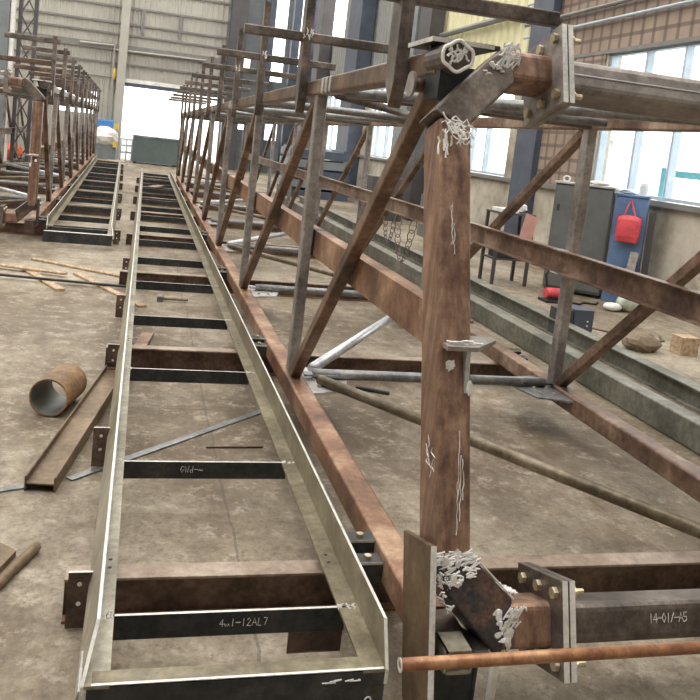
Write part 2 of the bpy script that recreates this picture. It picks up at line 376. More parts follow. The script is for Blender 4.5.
def truss(near, label):
    root = thing('gallery_truss', label, 'steel truss', (XL, 1.9, 0))
    portal(root, near)
    P = lambda x, y, z: V((x, y, z))
    for x, s in ((XL, 1), (XR, -1)):
        # chords
        MB().ext(rrect(.095, .10, .012), (x, 1.95, .19), (x, 20.75, .19)).build('bottom_chord', 'rust_orange' if s > 0 else 'rust_red', root)
        MB().bb(x - .045, x + .06, 1.83, 1.95, .09, .235).build('foot_block', 'rust_dark', root, .004)
        MB().ext(rrect(.075, .078, .010), (x - .005, 2.33, 1.755), (x - .005, 20.75, 1.755)).build('top_chord', 'brace' if s > 0 else 'rust_red', root)
        xm = x + s * .066
        MB().ext([(s * a, b) for a, b in cprof(.055, .135)], (xm, 2.12 if s > 0 else 1.97, .948), (xm, 20.6, .948)).build('mid_rail', 'rust_orange' if s > 0 else 'rust_red', root)
        for k, y in enumerate(NODES):
            MB().ext(rrect(.055, .08, .008, 2), (x, y + .06, .235), (x, y + .06, 1.72), (0, 1, 0)).build('post', 'post', root)
            y0 = 2.42 if k == 0 else NODES[k - 1] + .09
            MB().ext(rrect(.058, .055, .008, 2), (x, y0, 1.715), (x, y - .005, .235), (1, 0, 0)).build('diagonal_brace', 'brace', root)
        # ground-back bright bands and weld sleeves
        for k, y in enumerate(NODES[:4]):
            if s > 0:
                for q in range(3):
                    MB().ext(rrect(.078, .081, .010), (x - .005, y - .12 - .085 * q, 1.755), (x - .005, y - .165 - .085 * q, 1.755)).build('ground_band', 'bare', root)
            MB().ext([(s * a, b) for a, b in cprof(.059, .139)], (xm, y + .03, .948), (xm, y + .12, .948)).build('weld_sleeve', 'mill' if s > 0 else 'bare', root)
        # gusset plates on the inner side of the bottom chord
        for k, y in enumerate(NODES[:5]):
            g = MB().plate([P(x + s * .045, y - .26, .215), P(x + s * .24, y - .20, .215), P(x + s * .29, y - .02, .215), P(x + s * .26, y + .16, .215), P(x + s * .045, y + .22, .215)], (0, 0, 1), .01).build('gusset_plate', 'bare' if s > 0 else 'pipe_grey', root)
            for a, b in ((.11, -.15), (.19, -.14), (.1, -.04), (.18, -.045), (.11, .08), (.18, .13)):
                hexbolt(MB(), P(x + s * a, y + b, .22), (0, 0, 1), .011, .01).build('bolt', 'bolt', g)
        # end posts at the far portal
        MB().ext(rrect(.1, .14, .02), (x, 20.7, .23), (x, 20.7, 1.72), (0, 1, 0)).build('end_column', 'rust_dark', root)
        # angle cleats bolting the chord to the cross beams
        for k in range(4):
            y = 2.32 + 2.52 * k; xo = x - s * .048
            for q, zt_ in ((.045, .232), (-.06, .215)):
                c = MB(); a, b = sorted((xo - s * .001, xo - s * .085)); c.bb(a, b, y + q - .028, y + q + .028, zt_ - .008, zt_); c.bb(a, b, y + q - .028, y + q - .02, .146, zt_ - .008); c.bb(a, b, y + q + .02, y + q + .028, .146, zt_ - .008)
                cl = c.build('angle_cleat', 'mill', root)
                MB().bb(a, b, y + q - .0286, y + q - .0281, zt_ - .008, zt_).build('cut_or_lit_edge', 'edge', cl)
                hexbolt(MB(), P(xo - s * .045, y + q, zt_), (0, 0, 1), .012, .01).build('bolt', 'bolt', cl)
    # cross struts, bottom and top, and the K bracing between the chords
    xa, xb = XL + .1, XR - .1
    for k, y in enumerate(NODES):
        MB().tube([P(xa, y, .245), P(xb, y, .245)], .028, 12).build('bottom_strut', 'pipe_grey', root, 0, True)
        for x, s in ((XL, 1), (XR, -1)):
            MB().bb(min(x + s * .05, x + s * .24), max(x + s * .05, x + s * .24), y - .033, y + .033, .238, .249).build('strut_lug', 'mill' if s < 0 else 'pipe_grey', root, .002)
        MB().tube([P(xa - .06, y, 1.745), P(xb + .06, y, 1.745)], .03, 12).build('top_strut', 'upright', root, 0, True)
        MB().tube([P(xa - .06, y - .22, 1.735), P(xb + .02, y - .22, 1.745)], .022, 12).build('top_strut', 'pipe_grey', root, 0, True)
    for k, y in enumerate(NODES):
        if k % 2 == 0:
            if k + 1 < len(NODES): MB().tube([P(xa + .02, y + .1, .245), P(xb, NODES[k + 1] - .1, .245)], .03, 12).build('bracing_pipe', 'galv', root, 0, True)
            yb = NODES[k - 1] if k else 1.75
            MB().tube([P(xa + .02, y - .1, .245), P(xb, yb + .12, .245)], .027, 12).build('bracing_pipe', 'pipe_olive', root, 0, True)
            if k + 1 < len(NODES): MB().tube([P(xa, y + .1, 1.735), P(xb, NODES[k + 1] - .1, 1.735)], .026, 12).build('top_bracing_pipe', 'upright', root, 0, True)
            MB().tube([P(xa, y - .1, 1.735), P(xb, (yb if k else 2.4) + .12, 1.735)], .026, 12).build('top_bracing_pipe', 'pipe_grey', root, 0, True)
    MB().ext(rrect(.1, .14, .02), P(XL, 20.7, 1.755), P(XR, 20.7, 1.755)).build('end_beam', 'rust_dark', root)
    # uprights with cross arms standing along the viewer-side top chord
    zt, za, x0, x1 = (2.46, 2.035, .46, 1.36) if near else (2.37, 2.31, .74, 1.36)
    for k, y in enumerate(TPOSTS):
        q = MB(); xl, xr = .777, .823
        ys = (y, y + .105)
        prof = [(ys[0], zt), (ys[1], zt), (ys[1], 1.72), (y + .035, 1.62), (ys[0], 1.70)]
        q.plate([P((xl + xr) / 2, a, b) for a, b in prof], (1, 0, 0), xr - xl)
        up = q.build('upright', 'upright', root, .002)
        if near:
            ya = y + .052; za = [1.995, 2.03, 2.055][k] if k < 3 else 2.075
            MB().ext(rrect(.052, .05, .006, 2), P(x0, ya, za), P(xl, ya, za)).build('cross_arm', 'upright', root)
            MB().ext(rrect(.052, .05, .006, 2), P(xr, ya, za), P(x1, ya, za)).build('cross_arm', 'upright', root)
            if k < 4:
                w = MB(); squiggle(w, P(.80, y - .002, za + .01), (1, 0, 0), (0, 0, 1), .045, .06, 8, .0035); w.build('weld_bead', 'weld', up)
        else:
            MB().ext(rrect(.052, .06, .006, 2), P(x0, y + .052, za), P(xl, y + .052, za)).build('cross_arm', 'upright', root)
            MB().ext(rrect(.052, .06, .006, 2), P(xr, y + .052, za), P(x1, y + .052, za)).build('cross_arm', 'upright', root)
            MB().ext(rrect(.052, .06, .006, 2), P(xr, y + .052, za - .27), P(x1 + .1, y + .052, za - .27)).build('cross_arm', 'rust_dark', root)
    # seat plate at the top corner, with its gusset
    for x, s in ((XL, 1), (XR, -1)):
        sp = MB().bb(min(x - s * .065, x + s * .13), max(x - s * .065, x + s * .15), 2.31, 2.545, 1.812, 1.825).build('seat_plate', 'mill', root, .001)
        MB().bb(min(x - s * .066, x + s * .13), max(x - s * .066, x + s * .13), 2.307, 2.3105, 1.812, 1.826).build('cut_or_lit_edge', 'edge', sp)
        MB().bb(min(x - s * .069, x - s * .0655), max(x - s * .069, x - s * .0655), 2.309, 2.545, 1.812, 1.826).build('cut_or_lit_edge', 'edge', sp)
        MB().plate([P(x - s * .045, 2.40, 1.812), P(x + s * .085, 2.40, 1.812), P(x + s * .045, 2.40, 1.72), P(x, 2.40, 1.70)], (0, 1, 0), .012).build('gusset', 'mill', sp)
        MB().plate([P(x + s * .01, 2.32, 1.812), P(x + s * .01, 2.53, 1.812), P(x + s * .01, 2.40, 1.72)], (1, 0, 0), .012).build('gusset', 'mill', sp)
        MB().ext(rrect(.11, .10, .006), P(x + s * .015, 2.29, 1.695), P(x + s * .015, 2.42, 1.695)).build('corner_block', 'mill', root)
        st = MB().tube([P(x - s * .012, 2.235, 1.768), P(x - s * .012, 2.40, 1.765)], .046, 18).build('stub_pipe', 'upright', root)
        w = MB(); w.tube([P(x - s * .012 + .047 * math.cos(a), 2.233, 1.768 + .041 * math.sin(a) + .004 * math.sin(5 * a)) for a in [i * math.pi / 16 for i in range(33)]], .0055, 6)
        squiggle(w, P(x - s * .012, 2.232, 1.768), (1, 0, 0), (0, 0, 1), .06, .06, 12, .004); w.build('weld_bead', 'weld' if near else 'upright', st)
        ps = MB().tube([P(x - s * .075, 2.44, 1.69), P(x - s * .02, 2.44, 1.69)], .022, 14).build('stub_pipe', 'rust_dark', root, 0, True)
        MB().tube([P(x - s * .072, 2.44, 1.69), P(x - s * .08, 2.44, 1.69)], .04, 18).build('end_disc', 'post', ps)
        # side gusset plate at the foot of the column
        xo = x - s * .067
        gp = MB().plate([P(xo, 2.03, .425), P(xo, 1.825, .485), P(xo, 1.69 if near else 1.8, .02 if near else .2), P(xo, 1.89 if near else 1.98, .02 if near else .2)], (1, 0, 0), .016).build('side_gusset', 'chan' if near else 'mill', root, .001)
        if near: MB().plate([P(xo - .008, 1.8243, .486), P(xo + .008, 1.8243, .486), P(xo + .008, 1.6893, .02), P(xo - .008, 1.6893, .02)], (0, -.97, .24), .001).build('cut_or_lit_edge', 'edge', gp)
        # shelf bracket half way up the column
        zb = .965; yf = 1.88 + RS * (zb - .53)
        b = MB().plate([P(x - s * .03, yf - .035, zb), P(x + s * .06, yf - .035, zb), P(x + s * .155, yf + .06, zb - .0), P(x + s * .155, yf + .1, zb), P(x + s * .056, yf + .1, zb), P(x + s * .056, yf + .008, zb), P(x - s * .03, yf + .008, zb)], (0, 0, 1), .013).build('shelf_bracket', 'post', root, .001)
        MB().plate([P(x + s * .035, yf - .03, zb - .007), P(x + s * .035, yf - .002, zb - .007), P(x + s * .035, yf - .045, zb - .12)], (1, 0, 0), .012).build('rib', 'bare', b)
        w = MB(); squiggle(w, P(x + s * .01, yf - .012, zb + .012), (0, 0, 1), (1, 0, 0), .012, .11, 6, .003)
        w.blob(P(x - s * .012, yf - .026, zb - .05), (.013, .003, .014), 10, 6, .45); w.blob(P(x + s * .042, yf - .048, zb - .105), (.008, .003, .022), 10, 6, .2); w.build('weld_bead', 'weld', b)
        # white weld spatter at the welded corners
        if near:
            w = MB()
            squiggle(w, pf(x + s * .0, .435), (s, 0, .2), PW, .11, .045, 14, .0028, 6, jag=.5)
            squiggle(w, pf(x + s * .02, .405), (s, 0, .3), PW, .10, .06, 16, .0032, 6, jag=.4)
            squiggle(w, pf(x - s * .02, .375), (s * .7, 0, -.7), (s * .7, 0, .7), .12, .03, 18, .003, 5)
            squiggle(w, pf(x - s * .03, .345), (s * .7, 0, -.7), (s * .7, 0, .7), .09, .03, 8, .0032, 4)
            squiggle(w, pf(x + s * .155, .265), (s * .3, 0, .95), (s, 0, -.1), .12, .055, 26, .0032, 6, jag=.35)
            for q in range(16):
                c_ = pf(x + s * random.uniform(-.03, .05), random.uniform(.37, .45)) if q < 8 else pf(x + s * random.uniform(.13, .165), random.uniform(.22, .33))
                w.blob(c_, (random.uniform(.006, .014), .003, random.uniform(.006, .02)), 9, 5, .45)
            squiggle(w, pc(x + s * .18, .325, .0), (s, 0, 0), (0, .95, -.3), .07, .11, 9, .003, 5)
            w.build('weld_bead', 'weld', root)
            w = MB()
            squiggle(w, pf(x + s * .015, 1.56), PW, (s, 0, -.25), .06, .12, 20, .003, 6, jag=.45)
            squiggle(w, pf(x + s * .0, 1.515), (s, 0, 0), (.3 * s, 0, .95), .06, .05, 9, .0025, 5)
            squiggle(w, pf(x - s * .035, 1.52), (s, 0, 0), PW, .03, .10, 5, .003, 5)
            squiggle(w, pf(x + s * .165, 1.775), (s * .35, 0, .9), (s, 0, -.5), .11, .07, 30, .0035, 6, jag=.35)
            squiggle(w, pf(x + s * .115, 1.745), (s * .7, 0, .7), (s, 0, -.6), .06, .05, 9, .0035, 5)
            w.build('weld_bead', 'weld', root)
    if near:
        chalk('14-01/-A5', pc(1.45, .243, .0712), (1, 0, 0), PW, .025, root, .001, sp=.72)
        w = MB(); squiggle(w, V((.8145, 1.965, .66)), (0, -1, .33), (0, .31, .95), .05, .12, 5, .0012, 6, jag=.6); w.build('chalk_scribble', 'chalk', root)
        chalk('ZLVAZ', P(.79, 2.598, 2.10), (0, 0, -1), (1, 0, 0), .024, root, .0011, sp=1.4)
        w = MB(); squiggle(w, V((.885, 1.88 + RS * .1 - .004, .63)), (1, 0, 0), (0, .31, .95), .02, .3, 4, .0012, 9); w.build('chalk_scribble', 'chalk', root); w = MB(); squiggle(w, V((.87, 1.88 + RS * .78 - .004, 1.31)), (1, 0, 0), (0, .31, .95), .03, .25, 3, .0012, 9)
        w.build('chalk_scribble', 'chalk', root)
        w = MB(); squiggle(w, P(.905, 2.14, .243), (.3, 1, 0), (.6, -1, 0), .09, .07, 10, .003); w.build('weld_bead', 'weld', root)
    return root

# ------------------------------------------------------------------ the ladder-like walkway frames
def walkway(near, label):
    root = thing('walkway_frame', label, 'walkway frame', (.34, 1.8, .14))
    y1 = 21.5 if near else 18.8; P = lambda x, y, z: V((x, y, z))
    def rail(xi, s, ys, bev, mat, name):
        # flat leg from xi outwards, upstanding leg outside with a bevelled near end
        a, b = xi, xi + s * .062
        r = MB().plate([P(a, ys, .176), P(b, ys, .176), P(b, y1, .176), P(a, y1, .176)], (0, 0, 1), .009)
        tl = -.024 if s < 0 else 0.      # the left leg stands slightly tilted outwards at its foot
        bx = lambda z: b - tl * (z - .18) / .1
        r.plate([P(bx(.14), ys, .14), P(bx(.18), ys, .18), P(bx(.283), ys + bev, .283), P(bx(.283), y1, .283), P(bx(.14), y1, .14)], (1, 0, tl / .1), .009)
        o = r.build(name, mat, root)
        e = MB().plate([P(b - .0045, ys - .0006, .14), P(b + .0045, ys - .0006, .14), P(b + .0045, ys - .0006, .18), P(b - .0045, ys - .0006, .18)], (0, 1, 0), .001)
        e.plate([P(b - .0045, ys, .18), P(b + .0045, ys, .18), P(bx(.283) + .0045, ys + bev, .2835), P(bx(.283) - .0045, ys + bev, .2835)], (0, -.103, bev), .0012)
        e.plate([P(bx(.283) - .004, ys + bev, .2834), P(bx(.283) + .004, ys + bev, .2834), P(bx(.283) + .004, y1, .2834), P(bx(.283) - .004, y1, .2834)], (0, 0, 1), .001)
        e.build('cut_or_lit_edge', 'edge', o)
        return o
    ysr = 1.785 if near else 1.5
    ysl = 1.745 if near else 1.95
    L = rail(.021, -1, ysr, .1, 'rail_pale', 'side_rail'); R_ = rail(.635, 1, ysl if not near else 1.785, .055, 'rail', 'side_rail')
    ys = [2.06, 3.07] + [4.29 + 1.22 * k for k in range(15)]
    if not near: ys = [1.55, 1.9] + ys
    for k, y in enumerate(ys):
        if y > y1 - .1: break
        rg = MB().bb(.0, .656, y - .004, y + .004, .112, .1805).build('rung', 'mill', root)
        MB().bb(.022, .634, y - .0045, y + .0045, .1805, .1815).build('cut_or_lit_edge', 'edge', rg)  # ground edge, with the sky light on it put into the pale colour
        if near and k < 5:
            w = MB(); squiggle(w, P(.008, y, .181), (1, 0, 0), (0, 1, 0), .03, .05, 7, .0025); squiggle(w, P(.66, y, .181), (1, 0, 0), (0, 1, 0), .05, .03, 8, .0025)
            w.build('weld_bead', 'edge', rg)
        if k == 0 and near: chalk('4wl-12AL7', P(.30, y - .0045, .138), (1, 0, 0), (0, 0, 1), .022, rg, .001)
        if k == 1 and near: chalk('GWd-~', P(.235, y - .0045, .138), (1, 0, 0), (0, 0, 1), .026, rg, .001)
    ye = ysr + .004
    ea = MB().bb(-.03, .695, ye - .004, ye + .004, .06, .176); ea.bb(-.03, .695, ye, ye + .05, .171, .180)
    eo = ea.build('end_angle', 'mill', root)
    MB().bb(-.02, .69, ye + .001, ye + .049, .180, .1808).build('lit_top_face', 'edge' if not near else 'rail', eo)  # lighter strip: light on the upper face put into its colour
    MB().bb(-.02, .69, ye - .004, ye + .004, .1795, .1815).build('cut_or_lit_edge', 'edge', eo)
    if near:
        w = MB(); squiggle(w, P(.60, ye - .006, .155), (1, 0, 0), (.9, 0, .4), .13, .02, 5, .0018); w.tube([P(.655 + .008 * math.cos(a), ye - .006, .10 + .008 * math.sin(a)) for a in [i * math.pi / 5 for i in range(11)]], .0018, 5)
        squiggle(w, P(-.0455, ysr - .002, .21), (0, .7, .7), (0, .7, .9), .01, .08, 5, .003); w.build('weld_bead', 'weld', eo)
    ycl = [2.28, 3.42, 4.75, 6.14, 7.84] if near else [2.0, 4.4, 6.9]
    for y in ycl:
        c = MB().bb(-.112, -.046, y - .004, y + .004, .068 if y == 4.75 else .009, .18).build('clip_plate', 'rust_dark', root)
        MB().bb(-.112, -.046, y - .0042, y + .0042, .18, .1815).build('cut_or_lit_edge', 'edge', c)
        for z in (.085, .145):
            MB().tube([P(-.08, y - .0046, z), P(-.08, y + .0046, z)], .007, 10).build('bolt_hole', 'white', c)
    cp = MB().bb(.50, .656, 2.0645, 2.0725, .045, .17).build('clip_plate', 'rust_dark', root)
    MB().bb(.50, .656, 2.0638, 2.0730, .042, .0455).build('cut_or_lit_edge', 'rust_red', cp)  # lit look of the lower edge, put in as a reddish strip
    if near:
        for y in (2.3, 4.85):
            for x in (-.0, .66):
                for q in (0, .045):
                    MB().tube([P(x, y + q, .1805), P(x, y + q, .1812)], .006, 10).build('bolt_hole', 'dark', L if x < .1 else R_)
    return root

ORD = ['first', 'second', 'third', 'fourth', 'fifth', 'sixth', 'seventh', 'eighth']
def cross_beams(near, n, where):
    for k in range(n):
        y = 2.31 + 2.52 * k + .04; x0, x1 = -.125, 2.56
        t = thing('cross_beam', f'rusty I-beam lying across under the {where}, {ORD[k]} counted from the camera', 'steel beam', ((x0 + x1) / 2, y, 0), f'cross beams under the {where}')
        MB().bb(x0, x1, y - .0035, y + .0035, .009, .131).build('web', 'rust_dark', t)
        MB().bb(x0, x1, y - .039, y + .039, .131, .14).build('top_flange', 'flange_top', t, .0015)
        MB().bb(x0, x1, y - .039, y + .039, .0005, .009).build('bottom_flange', 'flange_low', t, .0015)

# near assembly
truss(True, 'rust-brown steel box truss with a large raked column in the right foreground')
walkway(True, 'ladder-shaped steel walkway frame on the floor in the centre foreground')
cross_beams(True, 8, 'near truss and walkway frame')

# far-left assembly: the mirrored twin
PIV = V((-1.17, 9.6, 0)); SK = Matrix.Rotation(math.radians(1.4), 3, 'Z')
def xf2(p):
    q = V((-(p.x - .86), p.y - 1.83, p.z)); return SK @ q + PIV
XF[0] = xf2; set_tilt(False)
truss(False, 'brown steel truss with many uprights at far left, beyond the pipe ring')
walkway(False, 'ladder-shaped walkway frame at far left, short frame beside the left truss')
cross_beams(False, 7, 'far left truss')
XF[0] = lambda p: p; set_tilt(True)

# ------------------------------------------------------------------ stand under the near corner and the loose rusty tube
t = thing('support_stand', 'small dark steel stand under the near column foot', 'stand', (.88, 1.8, 0))
bt = MB(); bt.bb(.832, .838, 1.74, 1.82, .185, .25); bt.bb(.902, .908, 1.74, 1.82, .185, .25); bt.bb(.832, .908, 1.74, 1.82, .244, .25); bt.bb(.832, .908, 1.74, 1.82, .185, .191); bt.build('box_tube', 'rail_pale', t)
MB().bb(.815, .93, 1.775, 1.80, .014, .185).build('web_plate', 'mill', t)
MB().bb(.945, .961, 1.70, 1.72, .014, .25).build('leg_plate', 'edge', t, .001)
MB().bb(.812, .965, 1.70, 1.83, .0, .014).build('base_plate', 'mill', t, .001)
MB().plate([V((.93, 1.80, .20)), V((.995, 1.80, .20)), V((.935, 1.94, .20))], (0, 0, 1), .01).build('angle_plate', 'post', t)
MB().bb(.935, .945, 1.78, 1.81, .014, .196).build('leg_plate', 'mill', t)
o = MB().tube([(.678, 1.655, .283), (.9, 1.655, .283), (1.062, 1.655, .283), (1.075, 1.655, .2848), (1.082, 1.655, .283), (2.35, 1.655, .283)], .0155, 12).build('rusty_tube', 'pipe_rust', None, 0, True)
tag(o, 'thin orange rusty tube lying horizontally in front of the bolted flange', 'tube')
MB().pipe((.6765, 1.655, .283), (.6782, 1.655, .283), .017, .009, 16).build('open_end', 'edge', o)
t = thing('trestle', 'low steel trestle carrying the right end of the rusty tube', 'trestle', (2.2, 1.655, 0))
MB().bb(2.1, 2.3, 1.63, 1.68, .24, .267).build('top_bar', 'upright', t)
for x in (2.12, 2.28): MB().bb(x - .015, x + .015, 1.64, 1.67, 0, .24).build('leg', 'upright', t)

# ------------------------------------------------------------------ long beams lying on the floor at right
def on_floor(name, mb, mat, label, cat, group=None, bev=0, smooth=False):
    return tag(mb.build(name, mat, None, bev, smooth), label, cat, group)
on_floor('long_beam', MB().ext(rrect(.12, .163, .01), (3.145, 2.2, .083), (3.145, 19, .083)), 'green_beam', 'long grey-green box beam on the floor right beside the near truss', 'steel beam')
on_floor('long_beam', MB().ext(iprof(.12, .14, .01, .01), (3.70, 2.2, .071), (3.70, 19, .071)), 'green_beam', 'long grey-green I-beam on the floor nearer the right wall', 'steel beam')
for k, (xx, yy) in enumerate(((3.36, 6.9), (3.33, 5.4), (3.42, 8.8))):
    on_floor('scrap_block', MB().blob((xx, yy, .045), (.09, .2, .045), 12, 6, .2), ['column_dark', 'column_blue', 'mill'][k], ['dark scrap lump between the two floor beams, middle one', 'bluish scrap lump between the two floor beams, nearest the camera', 'dark scrap lump between the two floor beams, farthest'][k], 'scrap', 'scrap between the floor beams')

# pipe ring and channel at the left
t = thing('pipe_ring', 'short wide rusty steel pipe ring lying on the floor at left', 'pipe', (-.31, 4.2, 0))
MB().pipe((-.355, 4.02, .0965), (-.285, 4.30, .0965), .096, .088, 48).build('ring', steel('pipe_ring_rust', (.13, .085, .05), (.24, .145, .075), (.40, .235, .11), 6, .6, .1), t, .002, True)
MB().pipe((-.354, 4.023, .0965), (-.286, 4.297, .0965), .0885, .086, 48).build('inner_face', plain('pipe_inner_grey', (.17, .18, .165), .5, .2, .25, 8), t)
for oo in t.children:
    for md in oo.modifiers: md.angle_limit = math.radians(30)
o = on_floor('steel_channel', MB().ext(hprof(.12, .062), (-.29, 3.19, .0), (-.056, 4.725, .0)), 'chan', 'brown steel H-section lying on its side beside the pipe ring', 'steel channel', None, .002)
o = on_floor('rusty_plate', MB().plate([V((-.7, 2.45, .012)), V((-.38, 2.46, .012)), V((-.305, 2.70, .012)), V((-.41, 2.80, .012)), V((-.8, 2.82, .012))], (0, 0, 1), .022), 'chan', 'rusty plate lying on the floor at the left picture edge', 'steel plate')
o = on_floor('rusty_bar', MB().tube([(-.385, 2.36, .017), (-.245, 2.735, .017)], .0165, 12), 'chan', 'round rusty bar lying beside the plate at lower left', 'bar', None, 0, True)
def bar(name, p0, p1, w, h, mat, label, cat, z=0, group=None):
    return on_floor(name, MB().ext(rrect(w, h, min(w, h) * .15, 1), (p0[0], p0[1], z + h / 2 + .001), (p1[0], p1[1], z + h / 2 + .001)), mat, label, cat, group)
bar('rusty_offcut', (.045, 5.12), (.125, 5.68), .085, .02, 'rust_orange', 'short rusty offcut on the floor inside the walkway frame behind a cross beam', 'offcut')
bar('flat_bar', (-.75, 3.08), (-.305, 3.25), .035, .006, 'pipe_grey', 'grey flat bar on the floor left of the channel end', 'flat bar')
bar('flat_bar', (-.19, 3.30), (.84, 4.28), .04, .006, 'pipe_grey', 'long grey flat bar on the floor running under the walkway frame', 'flat bar')
bar('thin_rod', (.39, 3.655), (.66, 3.665), .008, .008, 'rust_dark', 'thin dark rod on the floor behind the second rung', 'rod')
bar('dark_bar', (1.37, 4.62), (1.56, 4.53), .025, .02, 'mill', 'short black bar on the floor behind the olive bracing pipe', 'bar')
bar('wooden_lath', (-1.03, 7.98), (-.585, 7.0), .075, .02, 'wood', 'pale wooden lath slanting to the front on the left floor', 'lath')
bar('wooden_lath', (-1.25, 7.86), (-.6, 7.62), .06, .02, 'wood', 'short pale lath at the left edge of the floor', 'lath', .022)
bar('wooden_lath', (-.98, 8.42), (-.05, 7.75), .06, .02, 'wood', 'long pale lath nearly crosswise behind the slanting laths', 'lath')
bar('wooden_lath', (-.52, 7.8), (.09, 6.55), .065, .018, 'wood', 'pale lath reaching under the near walkway rail', 'lath')
bar('steel_rod', (-1.35, 7.42), (-.03, 7.2), .03, .02, 'mill', 'dark long rod on the floor in front of the laths', 'rod', .022)
bar('dark_bar', (.07, 7.85), (.22, 8.05), .03, .03, 'mill', 'short dark bar on the floor inside the walkway frame', 'bar')
t = thing('hammer', 'small steel hammer lying on the floor inside the walkway frame', 'hammer', (.3, 6.83, 0))
MB().ext(rrect(.05, .045, .01), (.225, 6.80, .024), (.235, 6.92, .024)).build('head', 'post', t)
MB().tube([(.23, 6.84, .024), (.46, 6.86, .02)], .013, 10).build('handle', 'flange_top', t)

# ------------------------------------------------------------------ room shell
o = struct(MB().bb(-12, 6.1, -6.2, 32.4, -.2, 0).build('floor', 'floor')); 
o = struct(MB().bb(-90, 90, -60, 160, -.4, -.21).build('ground', plain('outdoor_concrete', (.55, .55, .54), .8)))

def corr(x0, x1, z0, z1, y, pitch=.2, d=.03, t=.02, axis='x'):
    mb = MB(); prof = []; x = x0; n = max(1, round((x1 - x0) / pitch)); p = (x1 - x0) / n
    for k in range(n):
        b = x0 + k * p
        prof += [(b, 0), (b + p * .5, 0), (b + p * .6, d), (b + p * .9, d)]
    prof.append((x1, 0))
    k = len(prof); vs = []
    for z in (z0, z1):
        for off in (0, t):
            vs += [V((a, y - b + off, z)) if axis == 'x' else V((y - b + off, a, z)) for a, b in prof]
    fs = []
    for i in range(k - 1):
        fs += [(i, i + 1, 2 * k + i + 1, 2 * k + i), (k + i, 3 * k + i, 3 * k + i + 1, k + i + 1), (i, k + i, k + i + 1, i + 1), (2 * k + i, 2 * k + i + 1, 3 * k + i + 1, 3 * k + i)]
    fs += [(0, 2 * k, 3 * k, k), (k - 1, 2 * k - 1, 4 * k - 1, 3 * k - 1)]
    return mb.add(vs, fs)
def join(*ms):
    r = MB()
    for m in ms: o = len(r.v); r.v += m.v; r.f += [tuple(i + o for i in f) for f in m.f]
    return r
YF = 32.0
DX0, DX1, DZ = -.91, 2.72, 3.0
W0, W1, WZ0, WZ1 = -3.38, -1.82, 1.52, 2.42
struct(join(corr(-12, W0, 0, 9.5, YF), corr(W0, W1, 0, WZ0, YF), corr(W0, W1, WZ1, 9.5, YF), corr(W1, DX0, 0, 9.5, YF), corr(DX0, DX1, DZ, 9.5, YF)).build('wall_far', 'clad_far'))
# far wall, right of the door: smooth panels with tall bright openings
seg = MB()
for a, b, z0, z1 in ((DX1, 3.45, 0, 9.5), (3.45, 3.7, 0, 1.6), (3.45, 3.7, 2.4, 3.9), (3.45, 3.7, 4.6, 9.5), (3.7, 4.5, 0, 9.5), (4.5, 5.0, 0, 1.3), (4.5, 5.0, 2.5, 3.6), (4.5, 5.0, 8, 9.5), (5.0, 5.55, 0, 9.5), (5.55, 5.9, 0, 4.3), (5.55, 5.9, 8.5, 9.5)):
    seg.bb(a, b, YF, YF + .05, z0, z1)
struct(seg.build('wall_far_right', 'column_grey'))
tr = 1
def trim(mb, mat):
    global tr
    o = struct(mb.build(f'trim_{tr}', mat)); tr += 1; return o
for z, h, mat in ((5.6, .07, 'girt'), (5.0, .07, 'girt'), (4.60, .07, 'girt'), (4.10, .24, 'girt'), (3.52, .06, 'girt'), (3.02, .06, 'clad_far'), (6.3, .08, 'girt'), (7.0, .08, 'girt')):
    trim(MB().bb(-12, DX1, YF - .09, YF - .04, z - h / 2, z + h / 2), mat)
trim(MB().bb(-1.2, -.9, YF - .4, YF - .1, 0, 9.5), 'clad_far')
for x in (-.42, .95): trim(MB().bb(x - .05, x + .05, YF - .12, YF - .05, 4.7, 5.6), 'girt')
for a, b in ((2.78, 3.4), (4.05, 4.45), (5.15, 5.45)): trim(MB().bb(a, b, YF - .6, YF - .05, 0, 9.5), 'column_dark' if a < 3 else 'column_blue')
# roller door
dr = struct(MB().bb(DX0, DX1, YF - .12, YF - .02, 2.72, 2.86).build('door_1', 'column_blue'))
MB().bb(DX0, DX1, YF - .14, YF - .02, 2.86, 3.0).build('door_header', 'white', dr)
MB().bb(DX0 - .06, DX0, YF - .12, YF, 0, 3.0).build('door_guide', 'clad_far', dr)

def window(n, axis, a0, a1, z0, z1, at, mull, trans=(), mat='frame_blue', w=.04):
    def bx(a, b, c, d, t0=-.05, t1=.05):
        return (at + t0, at + t1, a, b, c, d) if axis == 'y' else (a, b, at + t0, at + t1, c, d)
    fr = MB()
    for k in (a0, a1 - w) + tuple(mull): fr.bb(*bx(k, k + w, z0, z1))
    for k in (z0, z1 - w) + tuple(trans): fr.bb(*bx(a0, a1, k, k + w, -.045, .045))
    o = struct(fr.build(f'window_{n}', mat))
    MB().bb(*bx(a0 + .01, a1 - .01, z0 + .01, z1 - .01, -.004, .004)).build('pane', 'glass', o)
    return o
window(1, 'x', W0, W1, WZ0, WZ1, YF + .03, (-2.9, -2.35), (1.95,), 'clad_far')
WX = 5.9
